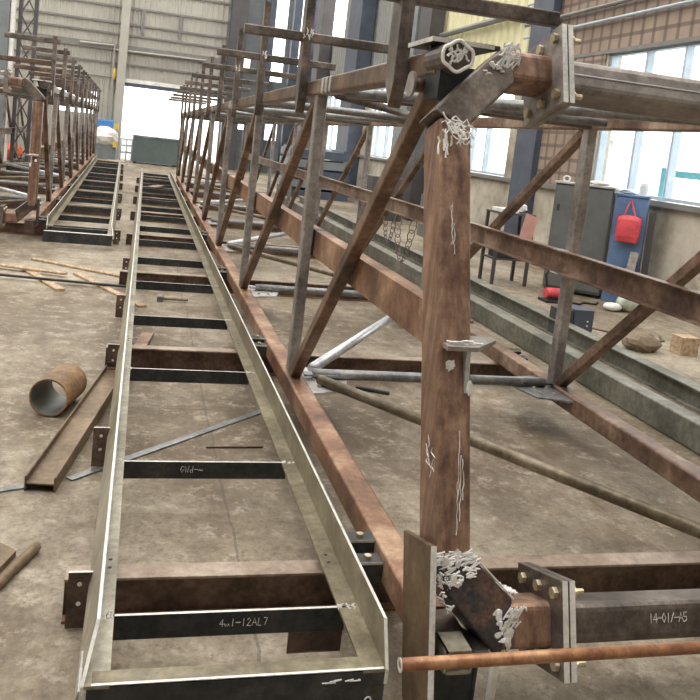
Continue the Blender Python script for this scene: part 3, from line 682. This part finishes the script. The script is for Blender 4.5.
# right wall
WIN = [(5.3, 9.85), (12.6, 16.3), (19.2, 21.7), (24.0, 27.5)]
rw = MB(); rw.bb(WX, WX + .2, -6, 32, 0, 1.22)
y = -6
for a, b in WIN: rw.bb(WX, WX + .2, y, a, 1.22, 3.1); y = b
rw.bb(WX, WX + .2, y, 32, 1.22, 3.1)
struct(rw.build('wall_right', 'plaster'))
struct(MB().bb(WX + .02, WX + .1, -6, 12.3, 3.1, 8).build('wall_right_boards', 'plaid'))
struct(corr(12.3, 17.0, 3.1, 9, WX + .08, .3, .04, .02, 'y').build('wall_right_cladding', 'clad_yellow'))
struct(join(corr(17.0, 26, 3.1, 9, WX + .08, .3, .04, .02, 'y'), corr(26, 32, 3.1, 4.9, WX + .08, .3, .04, .02, 'y')).build('wall_right_sheeting', 'clad_grey'))
window(2, 'y', 5.3, 9.85, 1.24, 3.08, WX + .08, (6.6, 7.55, 8.25, 9.0), (2.35,))
window(3, 'y', 12.6, 16.3, 1.24, 3.08, WX + .08, (13.6, 14.3, 15.2), ())
window(4, 'y', 19.2, 21.7, 1.24, 3.08, WX + .08, (20.0, 20.9), ())
window(5, 'y', 24.0, 27.5, 1.24, 3.08, WX + .08, (25.2, 26.4), ())
trim(MB().bb(WX - .08, WX + .02, 5.2, 32, 1.17, 1.235), 'girt')
trim(MB().bb(WX - .03, WX + .02, 4, 12.3, 3.07, 3.12), 'girt')
trim(MB().bb(WX - .02, WX, 9.9, 11.5, 1.22, 3.1), 'plaid')
for y0, y1, mat, d in ((11.4, 12.08, 'column_blue', .12), (16.5, 17.25, 'column_dark', .3), (22.2, 23.6, 'column_blue', .4), (27.6, 28.6, 'column_dark', .4), (18.0, 18.9, 'column_grey', .12), (29.5, 30.6, 'column_blue', .4)):
    trim(MB().bb(WX - d, WX, y0, y1, 0, 9), mat)
for z, r in ((3.52, .022), (3.72, .03), (4.05, .022)):
    trim(MB().tube([(WX - .06, 4, z), (WX - .06, 12.4, z)], r, 8), 'girt' if r > .025 else 'frame_blue')
trim(MB().tube([(WX - .06, 12.6, 3.95), (WX - .06, 16.4, 3.97)], .06, 8), 'girt')
trim(MB().bb(WX - .06, WX, 11.42, 11.52, 1.22, 6), 'frame_blue')
# left side and back of the hall
struct(corr(-6, 32, 0, 9.5, -12, .3, .04, .02, 'y').build('wall_left', 'clad_far'))
struct(corr(-12, 6, 0, 9.5, -6, .3, .04, .02).build('wall_back_shade', 'clad_grey'))  # unseen wall, added dark to cut the frontal light
rf = MB()
for a, b in ((-6.1, -1.5), (5.5, 7.5), (12, 14), (18.5, 20.5), (25, 27)): rf.bb(-12, 6.1, a, b, 9.5, 9.6)
struct(rf.build('ceiling_shade_strips', 'clad_grey'))  # unseen roof strips, added and spaced to shape the daylight
# a row column at left with a white downpipe and lattice
trim(MB().bb(-3.75, -3.16, 19.9, 20.3, 0, 9), 'column_grey')
trim(MB().tube([(-3.08, 19.9, .0), (-3.08, 19.9, 9)], .055, 10), 'white')
lt = MB()
for x in (-2.95, -2.62): lt.bb(x - .04, x + .04, 20.0, 20.12, 0, 9)
for k in range(12):
    z = .6 * k; lt.ext(rrect(.03, .03, .005, 1), (-2.95, 20.05, z), (-2.62, 20.05, z + .6)); lt.ext(rrect(.03, .03, .005, 1), (-2.62, 20.0, z), (-2.95, 20.0, z + .6))
trim(lt, 'column_dark')
# yellowish conduit on the far wall
cd = MB(); cd.tube([(-2.6, YF - .2, 4.12), (-1.37, YF - .2, 4.15), (-1.34, YF - .2, 2.55)], .045, 8); cd.tube([(-1.32, YF - .2, 4.0), (2.0, YF - .2, 4.05)], .035, 8)
trim(cd, 'clad_far')
tag(MB().blob((-1.3, YF - .22, 3.1), (.07, .07, .22), 10, 8).build('warning_lamp', 'yellow'), 'yellow fitting on the far wall left of the doorway', 'lamp')

# ------------------------------------------------------------------ cabinets and things by the right wall
def frame_at(p, ang):
    Rz = Matrix.Rotation(math.radians(ang), 3, 'Z'); o = V((p[0], p[1], 0))
    return lambda q: o + Rz @ V(q)
XF[0] = frame_at((4.80, 8.78), -40)
t = thing('storage_cabinet', 'dark grey two-door metal cabinet near the right wall', 'cabinet', (.34, .2, 0))
MB().bb(0, .68, .02, .40, .04, 1.31).build('body', 'cab_grey', t, .004)
for x0, x1 in ((.012, .335), (.345, .668)):
    d = MB().bb(x0, x1, 0, .02, .07, 1.29).build('door', 'cab_grey', t, .004)
    if x0 < .1:
        hd = MB(); hd.bb(.29, .31, -.022, 0, .62, .70); hd.build('handle', 'bare', d, .003)
        MB().bb(.05, .08, -.003, 0, .98, 1.06).build('vent_slot', 'dark', d)
MB().bb(.336, .344, -.001, .018, .07, 1.29).build('door_gap', 'dark', t)
MB().bb(-.015, .70, -.015, .42, 1.31, 1.335).build('top_panel', 'bare', t, .003)
for x in (.05, .63): MB().bb(x - .03, x + .03, .05, .36, 0, .04).build('foot', 'black', t)
tag(MB().tube([(.10 + .04 * math.cos(a), .1, 1.372 + .032 * math.sin(a)) for a in [i * math.pi / 6 for i in range(13)]], .008, 6).build('wire_ring', 'white'), 'small white wire ring on top of the grey cabinet', 'ring')
tag(MB().blob((.50, .12, 1.362), (.12, .06, .027), 12, 6, .25).build('rag', 'white'), 'crumpled white rag on the grey cabinet top', 'rag')
XF[0] = frame_at((5.345, 8.325), -40)
t = thing('storage_cabinet', 'blue metal cabinet with the red bag on its side, by the right wall', 'cabinet', (.24, .1, 0))
MB().bb(0, .36, 0, .19, .0, 1.25).build('body', 'cab_blue', t, .004)
MB().bb(-.015, .375, -.015, .20, 1.25, 1.275).build('top_panel', 'cab_blue', t, .003)
t = thing('shopping_bag', 'red shopping bag hanging on the blue cabinet', 'bag', (.19, -.07, .73))
b = MB()
rows = [(.73, .118, .045), (.79, .13, .06), (.89, .135, .055), (.98, .13, .042), (1.03, .125, .018)]
vs = []
for z, w, d in rows:
    for k in range(16):
        a = 2 * math.pi * k / 16; c_, s_ = math.cos(a), math.sin(a)
        vs.append(V((.19 + w * math.copysign(abs(c_) ** .5, c_) + .006 * math.sin(9 * a + z * 20), -.07 + d * math.copysign(abs(s_) ** .7, s_), z + .012 * math.sin(3 * a))))
fs = [(i * 16 + j, i * 16 + (j + 1) % 16, (i + 1) * 16 + (j + 1) % 16, (i + 1) * 16 + j) for i in range(4) for j in range(16)] + [tuple(range(16))]
b.add(vs, fs).build('pouch', 'red_bag', t)
MB().tube([(.13, -.08, 1.03), (.15, -.06, 1.13), (.18, -.022, 1.22), (.21, -.06, 1.13), (.25, -.08, 1.03)], .010, 6).build('strap', 'red_bag', t)
t = thing('jar', 'clear jar standing on the blue cabinet', 'jar', (.28, .1, 1.276))
MB().tube([(.28, .1, 1.276), (.28, .1, 1.39)], .05, 14).build('glass_body', 'pale', t); MB().tube([(.28, .1, 1.39), (.28, .1, 1.42)], .042, 14).build('lid', 'white', t)
tag(MB().blob((.12, .09, 1.305), (.10, .07, .03), 12, 6, .25).build('rag', 'pale'), 'crumpled pale rag on the blue cabinet top', 'rag')
tag(MB().plate([V((.395, .02, 0)), V((.47, .02, 0)), V((.46, .05, 1.10)), V((.385, .05, 1.10))], (0, 1, 0), .02).build('board', 'column_dark'), 'dark upright board standing between blue cabinet and wall', 'board')
tag(MB().ext(rrect(.10, .02, .004, 1), (.25, -.22, .012), (.30, -.02, .62), (0, -1, 0)).build('board', 'post'), 'grey-brown board leaning on the blue cabinet under the bag', 'board')
XF[0] = lambda p: p
# side table with papers
t = thing('side_table', 'small dark table with papers left of the grey cabinet', 'table', (4.38, 9.0, 0))
MB().bb(4.18, 4.66, 8.9, 9.3, .86, .885).build('table_top', 'column_dark', t, .003)
for x in (4.20, 4.64):
    for y in (8.92, 9.28): MB().bb(x - .018, x + .018, y - .018, y + .018, 0, .86).build('leg', 'column_dark', t)
MB().bb(4.19, 4.65, 8.93, 9.27, .30, .32).build('shelf', 'column_dark', t)
tag(MB().bb(4.20, 4.44, 8.92, 9.18, .886, .93).build('paper_stack', 'white', None, .004), 'white papers stacked on the small dark table', 'papers')
tag(MB().blob((4.55, 9.12, .94), (.095, .09, .055), 12, 7, .15).build('rag', 'white'), 'white cloth bundle on the small dark table', 'cloth')
tag(MB().plate([V((4.44, 8.86, .52)), V((4.60, 8.86, .48)), V((4.68, 8.88, .86)), V((4.52, 8.88, .90))], (0, 1, .1), .012).build('hanging_sheet', 'pink'), 'pink sheet hanging off the small table edge', 'sheet')
tag(MB().bb(4.24, 4.58, 8.97, 9.22, .321, .62).build('carton', 'dark', None, .01), 'dark carton on the shelf of the small table', 'box')
# floor things
t = thing('cutting_machine', 'small red and black machine on the floor before the grey cabinet', 'machine', (4.55, 8.0, 0))
MB().bb(4.40, 4.70, 7.9, 8.1, 0.0, .03).build('base', 'black', t, .004)
MB().tube([(4.43, 8.0, .1), (4.62, 8.0, .1)], .06, 14).build('motor', 'red_bag', t); MB().tube([(4.66, 7.95, .1), (4.68, 7.95, .1)], .09, 18).build('disc', 'mill', t)
MB().tube([(4.45, 8.0, .14), (4.42, 8.02, .3), (4.47, 8.02, .38)], .014, 8).build('handle', 'black', t)
t = thing('grey_cable', 'black cable lying on the floor before the grey cabinet', 'cable', (4.9, 7.95, 0))
MB().tube([(4.72, 7.98, .012), (4.82, 7.9, .012), (4.93, 8.02, .012), (5.05, 7.95, .012), (5.15, 8.08, .012)], .012, 6).build('cable', 'black', t)
t = thing('sack', 'white and green woven sack on the floor beside the blue cabinet', 'sack', (5.25, 7.7, 0))
MB().blob((5.3, 7.72, .1), (.14, .11, .11), 14, 8, .06).build('body', plain('sack_white_green', (.5, .55, .45), .8, 0, .4, 10), t, 0, True); MB().blob((5.10, 7.70, .045), (.11, .09, .045), 12, 7, .1).build('loose_end', 'white', t, 0, True)
t = thing('steel_block', 'blue-grey upright steel block on the floor behind the right post', 'block', (3.87, 6.3, 0))
MB().bb(3.80, 3.99, 6.28, 6.48, 0, .26).build('body', 'column_blue', t, .004); MB().bb(3.66, 3.795, 6.3, 6.48, 0, .25).build('side_plate', 'column_dark', t, .004)
for z in (.12, .16): MB().tube([(3.93, 6.279, z), (3.93, 6.274, z)], .008, 8).build('rivet', 'white', t)
tag(MB().blob((4.30, 5.98, .07), (.17, .13, .09), 14, 8, .12).build('rubble_pile', 'sack'), 'small brown heap of dirt on the floor at right', 'heap', None, None)
tag(MB().bb(4.6, 4.78, 5.85, 6.0, .0, .16).build('wood_block', 'wood', None, .004), 'orange-brown wood block on the floor at the right picture edge', 'wood block')
tag(MB().tube([(4.05, 7.05, .01), (4.25, 6.75, .01), (4.45, 6.45, .01), (4.62, 6.28, .01), (4.78, 6.33, .012), (4.86, 6.5, .012)], .012, 8).build('hose', 'sack', None, 0, True), 'thin beige hose curving over the floor at right', 'hose')
# chains hanging from the right mid rail
def chain(p0, p1, sag, label):
    ch = MB(); n = 16; pts = []
    for i in range(n + 1):
        u = i / n; p = V(p0).lerp(V(p1), u); p.z -= sag * 4 * u * (1 - u); pts.append(p)
    for i in range(n):
        a, b = pts[i], pts[i + 1]; d = (b - a).normalized(); s = d.cross(V((0, 0, 1)) if i % 2 else V((.3, 1, .2))).normalized(); L = (b - a).length * .72; c = (a + b) / 2
        ch.tube([c + d * L * math.cos(t_) + s * L * .5 * math.sin(t_) for t_ in [k * math.pi / 4 for k in range(9)]], .004, 5)
    tag(ch.build('chain', 'upright'), label, 'chain')
chain((2.335, 7.15, .87), (2.36, 6.75, .87), .40, 'steel chain hanging in a loop from the right mid rail just left of the column')
chain((2.335, 7.55, .87), (2.36, 7.30, .87), .30, 'shorter chain loop hanging from the right mid rail, farther one')
tag(MB().ext(rrect(.16, .004, .001, 1), (.20, 17.0, .184), (.42, 17.5, .184)).build('cardboard_scrap', 'rust_orange'), 'orange-brown scrap lying on the far end of the near walkway frame', 'scrap')

# ------------------------------------------------------------------ background things
t = thing('steel_container', 'grey-green steel box container standing in the far doorway', 'container', (.4, 29.9, 0))
MB().bb(-.40, 1.22, 29.4, 30.6, .06, .96).build('body', 'cont', t)
MB().bb(-.42, 1.24, 29.36, 30.62, .93, .985).build('rim', 'pipe_grey', t)
for x in (-.38, .02, .62, 1.2): MB().bb(x - .04, x + .04, 29.34, 29.40, .06, .93).build('rib', 'cont', t)
for x in (-.3, 1.1): MB().bb(x - .06, x + .06, 29.4, 30.6, 0, .06).build('skid', 'dark', t)
rnd = random.Random(3)
t = thing('machine', 'white-covered machine with yellow parts left of the doorway', 'machine', (-1.4, 30.4, 0))
MB().blob((-1.4, 30.4, .8), (.45, .4, .36), 14, 8, .12, rnd).build('cover', 'white', t); MB().bb(-1.85, -.98, 30.1, 30.7, 0, .5).build('base', 'column_grey', t)
for z in (.45, 1.1): MB().bb(-1.1, -.95, 30.0, 30.12, z, z + .2).build('guard', 'yellow', t)
tag(MB().bb(-1.75, -1.15, 31.0, 31.5, 0, 1.4).build('tarp_stack', 'blue_tarp', None, .05), 'stack under a blue tarp by the far wall', 'stack')
t = thing('roller_stand', 'pale steel rack of rollers left of the container', 'rack', (-.64, 30.64, 0))
for x in (-.84, -.64, -.45): MB().bb(x - .03, x + .03, 30.6, 30.68, 0, .8).build('leg', 'pale', t)
for z in (.3, .55, .78): MB().tube([(-.86, 30.64, z), (-.42, 30.64, z)], .04, 8).build('roller', 'pale', t)
for k in range(12):
    x = -1.0 + rnd.uniform(-.15, .2); y = 26.8 + k * .235; a = rnd.uniform(-.25, .25); L = rnd.uniform(.5, .75)
    o = bar('scrap_plank', (x - L / 2 * math.cos(a), y - L / 2 * math.sin(a)), (x + L / 2 * math.cos(a), y + L / 2 * math.sin(a)), .12, .04, 'wood' if k % 2 else 'rail_pale', 'loose plank in the scrap heap beyond the left truss', 'plank', .0, 'planks in the scrap heap')
tag(MB().blob((-3.55, 24.2, .24), (.27, .25, .24), 12, 7, .15, rnd).build('orange_bag', 'orange_cloth'), 'orange-red bag on the floor behind the left truss column', 'bag')
for k in range(5):
    z = .26 * k
    o = MB().bb(3.6, 5.2, 20.3 + .02 * k, 22.0, z + .001, z + .2); o.bb(3.65, 3.8, 20.4, 21.9, z + .2, z + .259); o.bb(5.0, 5.15, 20.4, 21.9, z + .2, z + .259)
    tag(o.build('steel_bundle', 'column_grey' if k % 2 else 'column_blue'), f'{["lowest", "second lowest", "middle", "second highest", "topmost"][k]} grey-blue steel bundle in the stack behind the near truss', 'steel bundle', 'steel bundle stack')
tag(MB().bb(4.6, 5.3, 16.0, 16.7, 0, .9).build('crate', 'column_dark', None, .01), 'dark upright crate by the right wall behind the truss', 'crate')
tag(MB().bb(4.9, 5.4, 13.2, 13.8, 0, .75).build('crate', 'cab_grey', None, .01), 'grey box by the right wall under the second window', 'crate')
# outdoors through the door and windows
t = thing('outdoor_gantry', 'pale steel frame standing outside the doorway', 'frame', (-.2, 44, -.2))
for x in (-.8, -.1, .6):
    MB().bb(x - .06, x + .06, 43.9, 44.1, -.2, 2.6).build('post', 'pale', t)
for z in (.9, 1.7, 2.5): MB().bb(-.9, .7, 43.95, 44.05, z, z + .1).build('rail', 'pale', t)
t = thing('outdoor_gate', 'teal blue steel gate outside the right window', 'gate', (9, 12, -.2))
for y in (11.0, 12.6): MB().bb(9.0, 9.12, y, y + .12, -.2, 1.7).build('post', 'teal', t)
for z in (.4, 1.55): MB().bb(9.02, 9.1, 11.0, 12.7, z, z + .12).build('rail', 'teal', t)
t = thing('outdoor_shed', 'pale shed with a green strip outside the right windows', 'shed', (16, 26, -.2))
MB().bb(15, 17.5, 24.0, 28.5, -.2, 2.6).build('wall', 'pale', t); MB().bb(14.9, 17.6, 23.9, 28.6, 2.6, 2.75).build('roof', 'white', t); MB().bb(14.95, 15.0, 24.4, 27.0, 1.2, 1.6).build('sign_strip', plain('green_paint', (.2, .5, .38), .6), t)

# ------------------------------------------------------------------ light, camera, view
w = bpy.data.worlds.new('sky'); sc.world = w; w.use_nodes = True
bg = w.node_tree.nodes['Background']; bg.inputs[0].default_value = (1.0, .965, .90, 1); bg.inputs[1].default_value = 2.2

cam = bpy.data.cameras.new('camera'); co = bpy.data.objects.new('camera', cam); COL.objects.link(co)
R = Matrix(((0.96370332, -0.07977835, -0.254777), (-0.24247996, 0.1377593, -0.9603259), (0.11171111, 0.98724758, 0.11341445)))
co.matrix_world = Matrix.Translation((0, 0, 1.48)) @ R.to_4x4()
cam.sensor_width = 36; cam.sensor_fit = 'HORIZONTAL'; cam.lens = 805.12 / 700 * 36
cam.shift_y = -(350 - 237.38) / 700; cam.clip_start = .05; cam.clip_end = 400
sc.camera = co
vs_ = sc.view_settings
vs_.view_transform = 'Standard'; vs_.look = 'None'; vs_.exposure = .92; vs_.gamma = 1; vs_.use_curve_mapping = False
sc.cycles.use_denoising = True
for o in COL.objects:
    if o.name.startswith(('weld_bead', 'chalk_scribble')): o['kind'] = 'stuff'
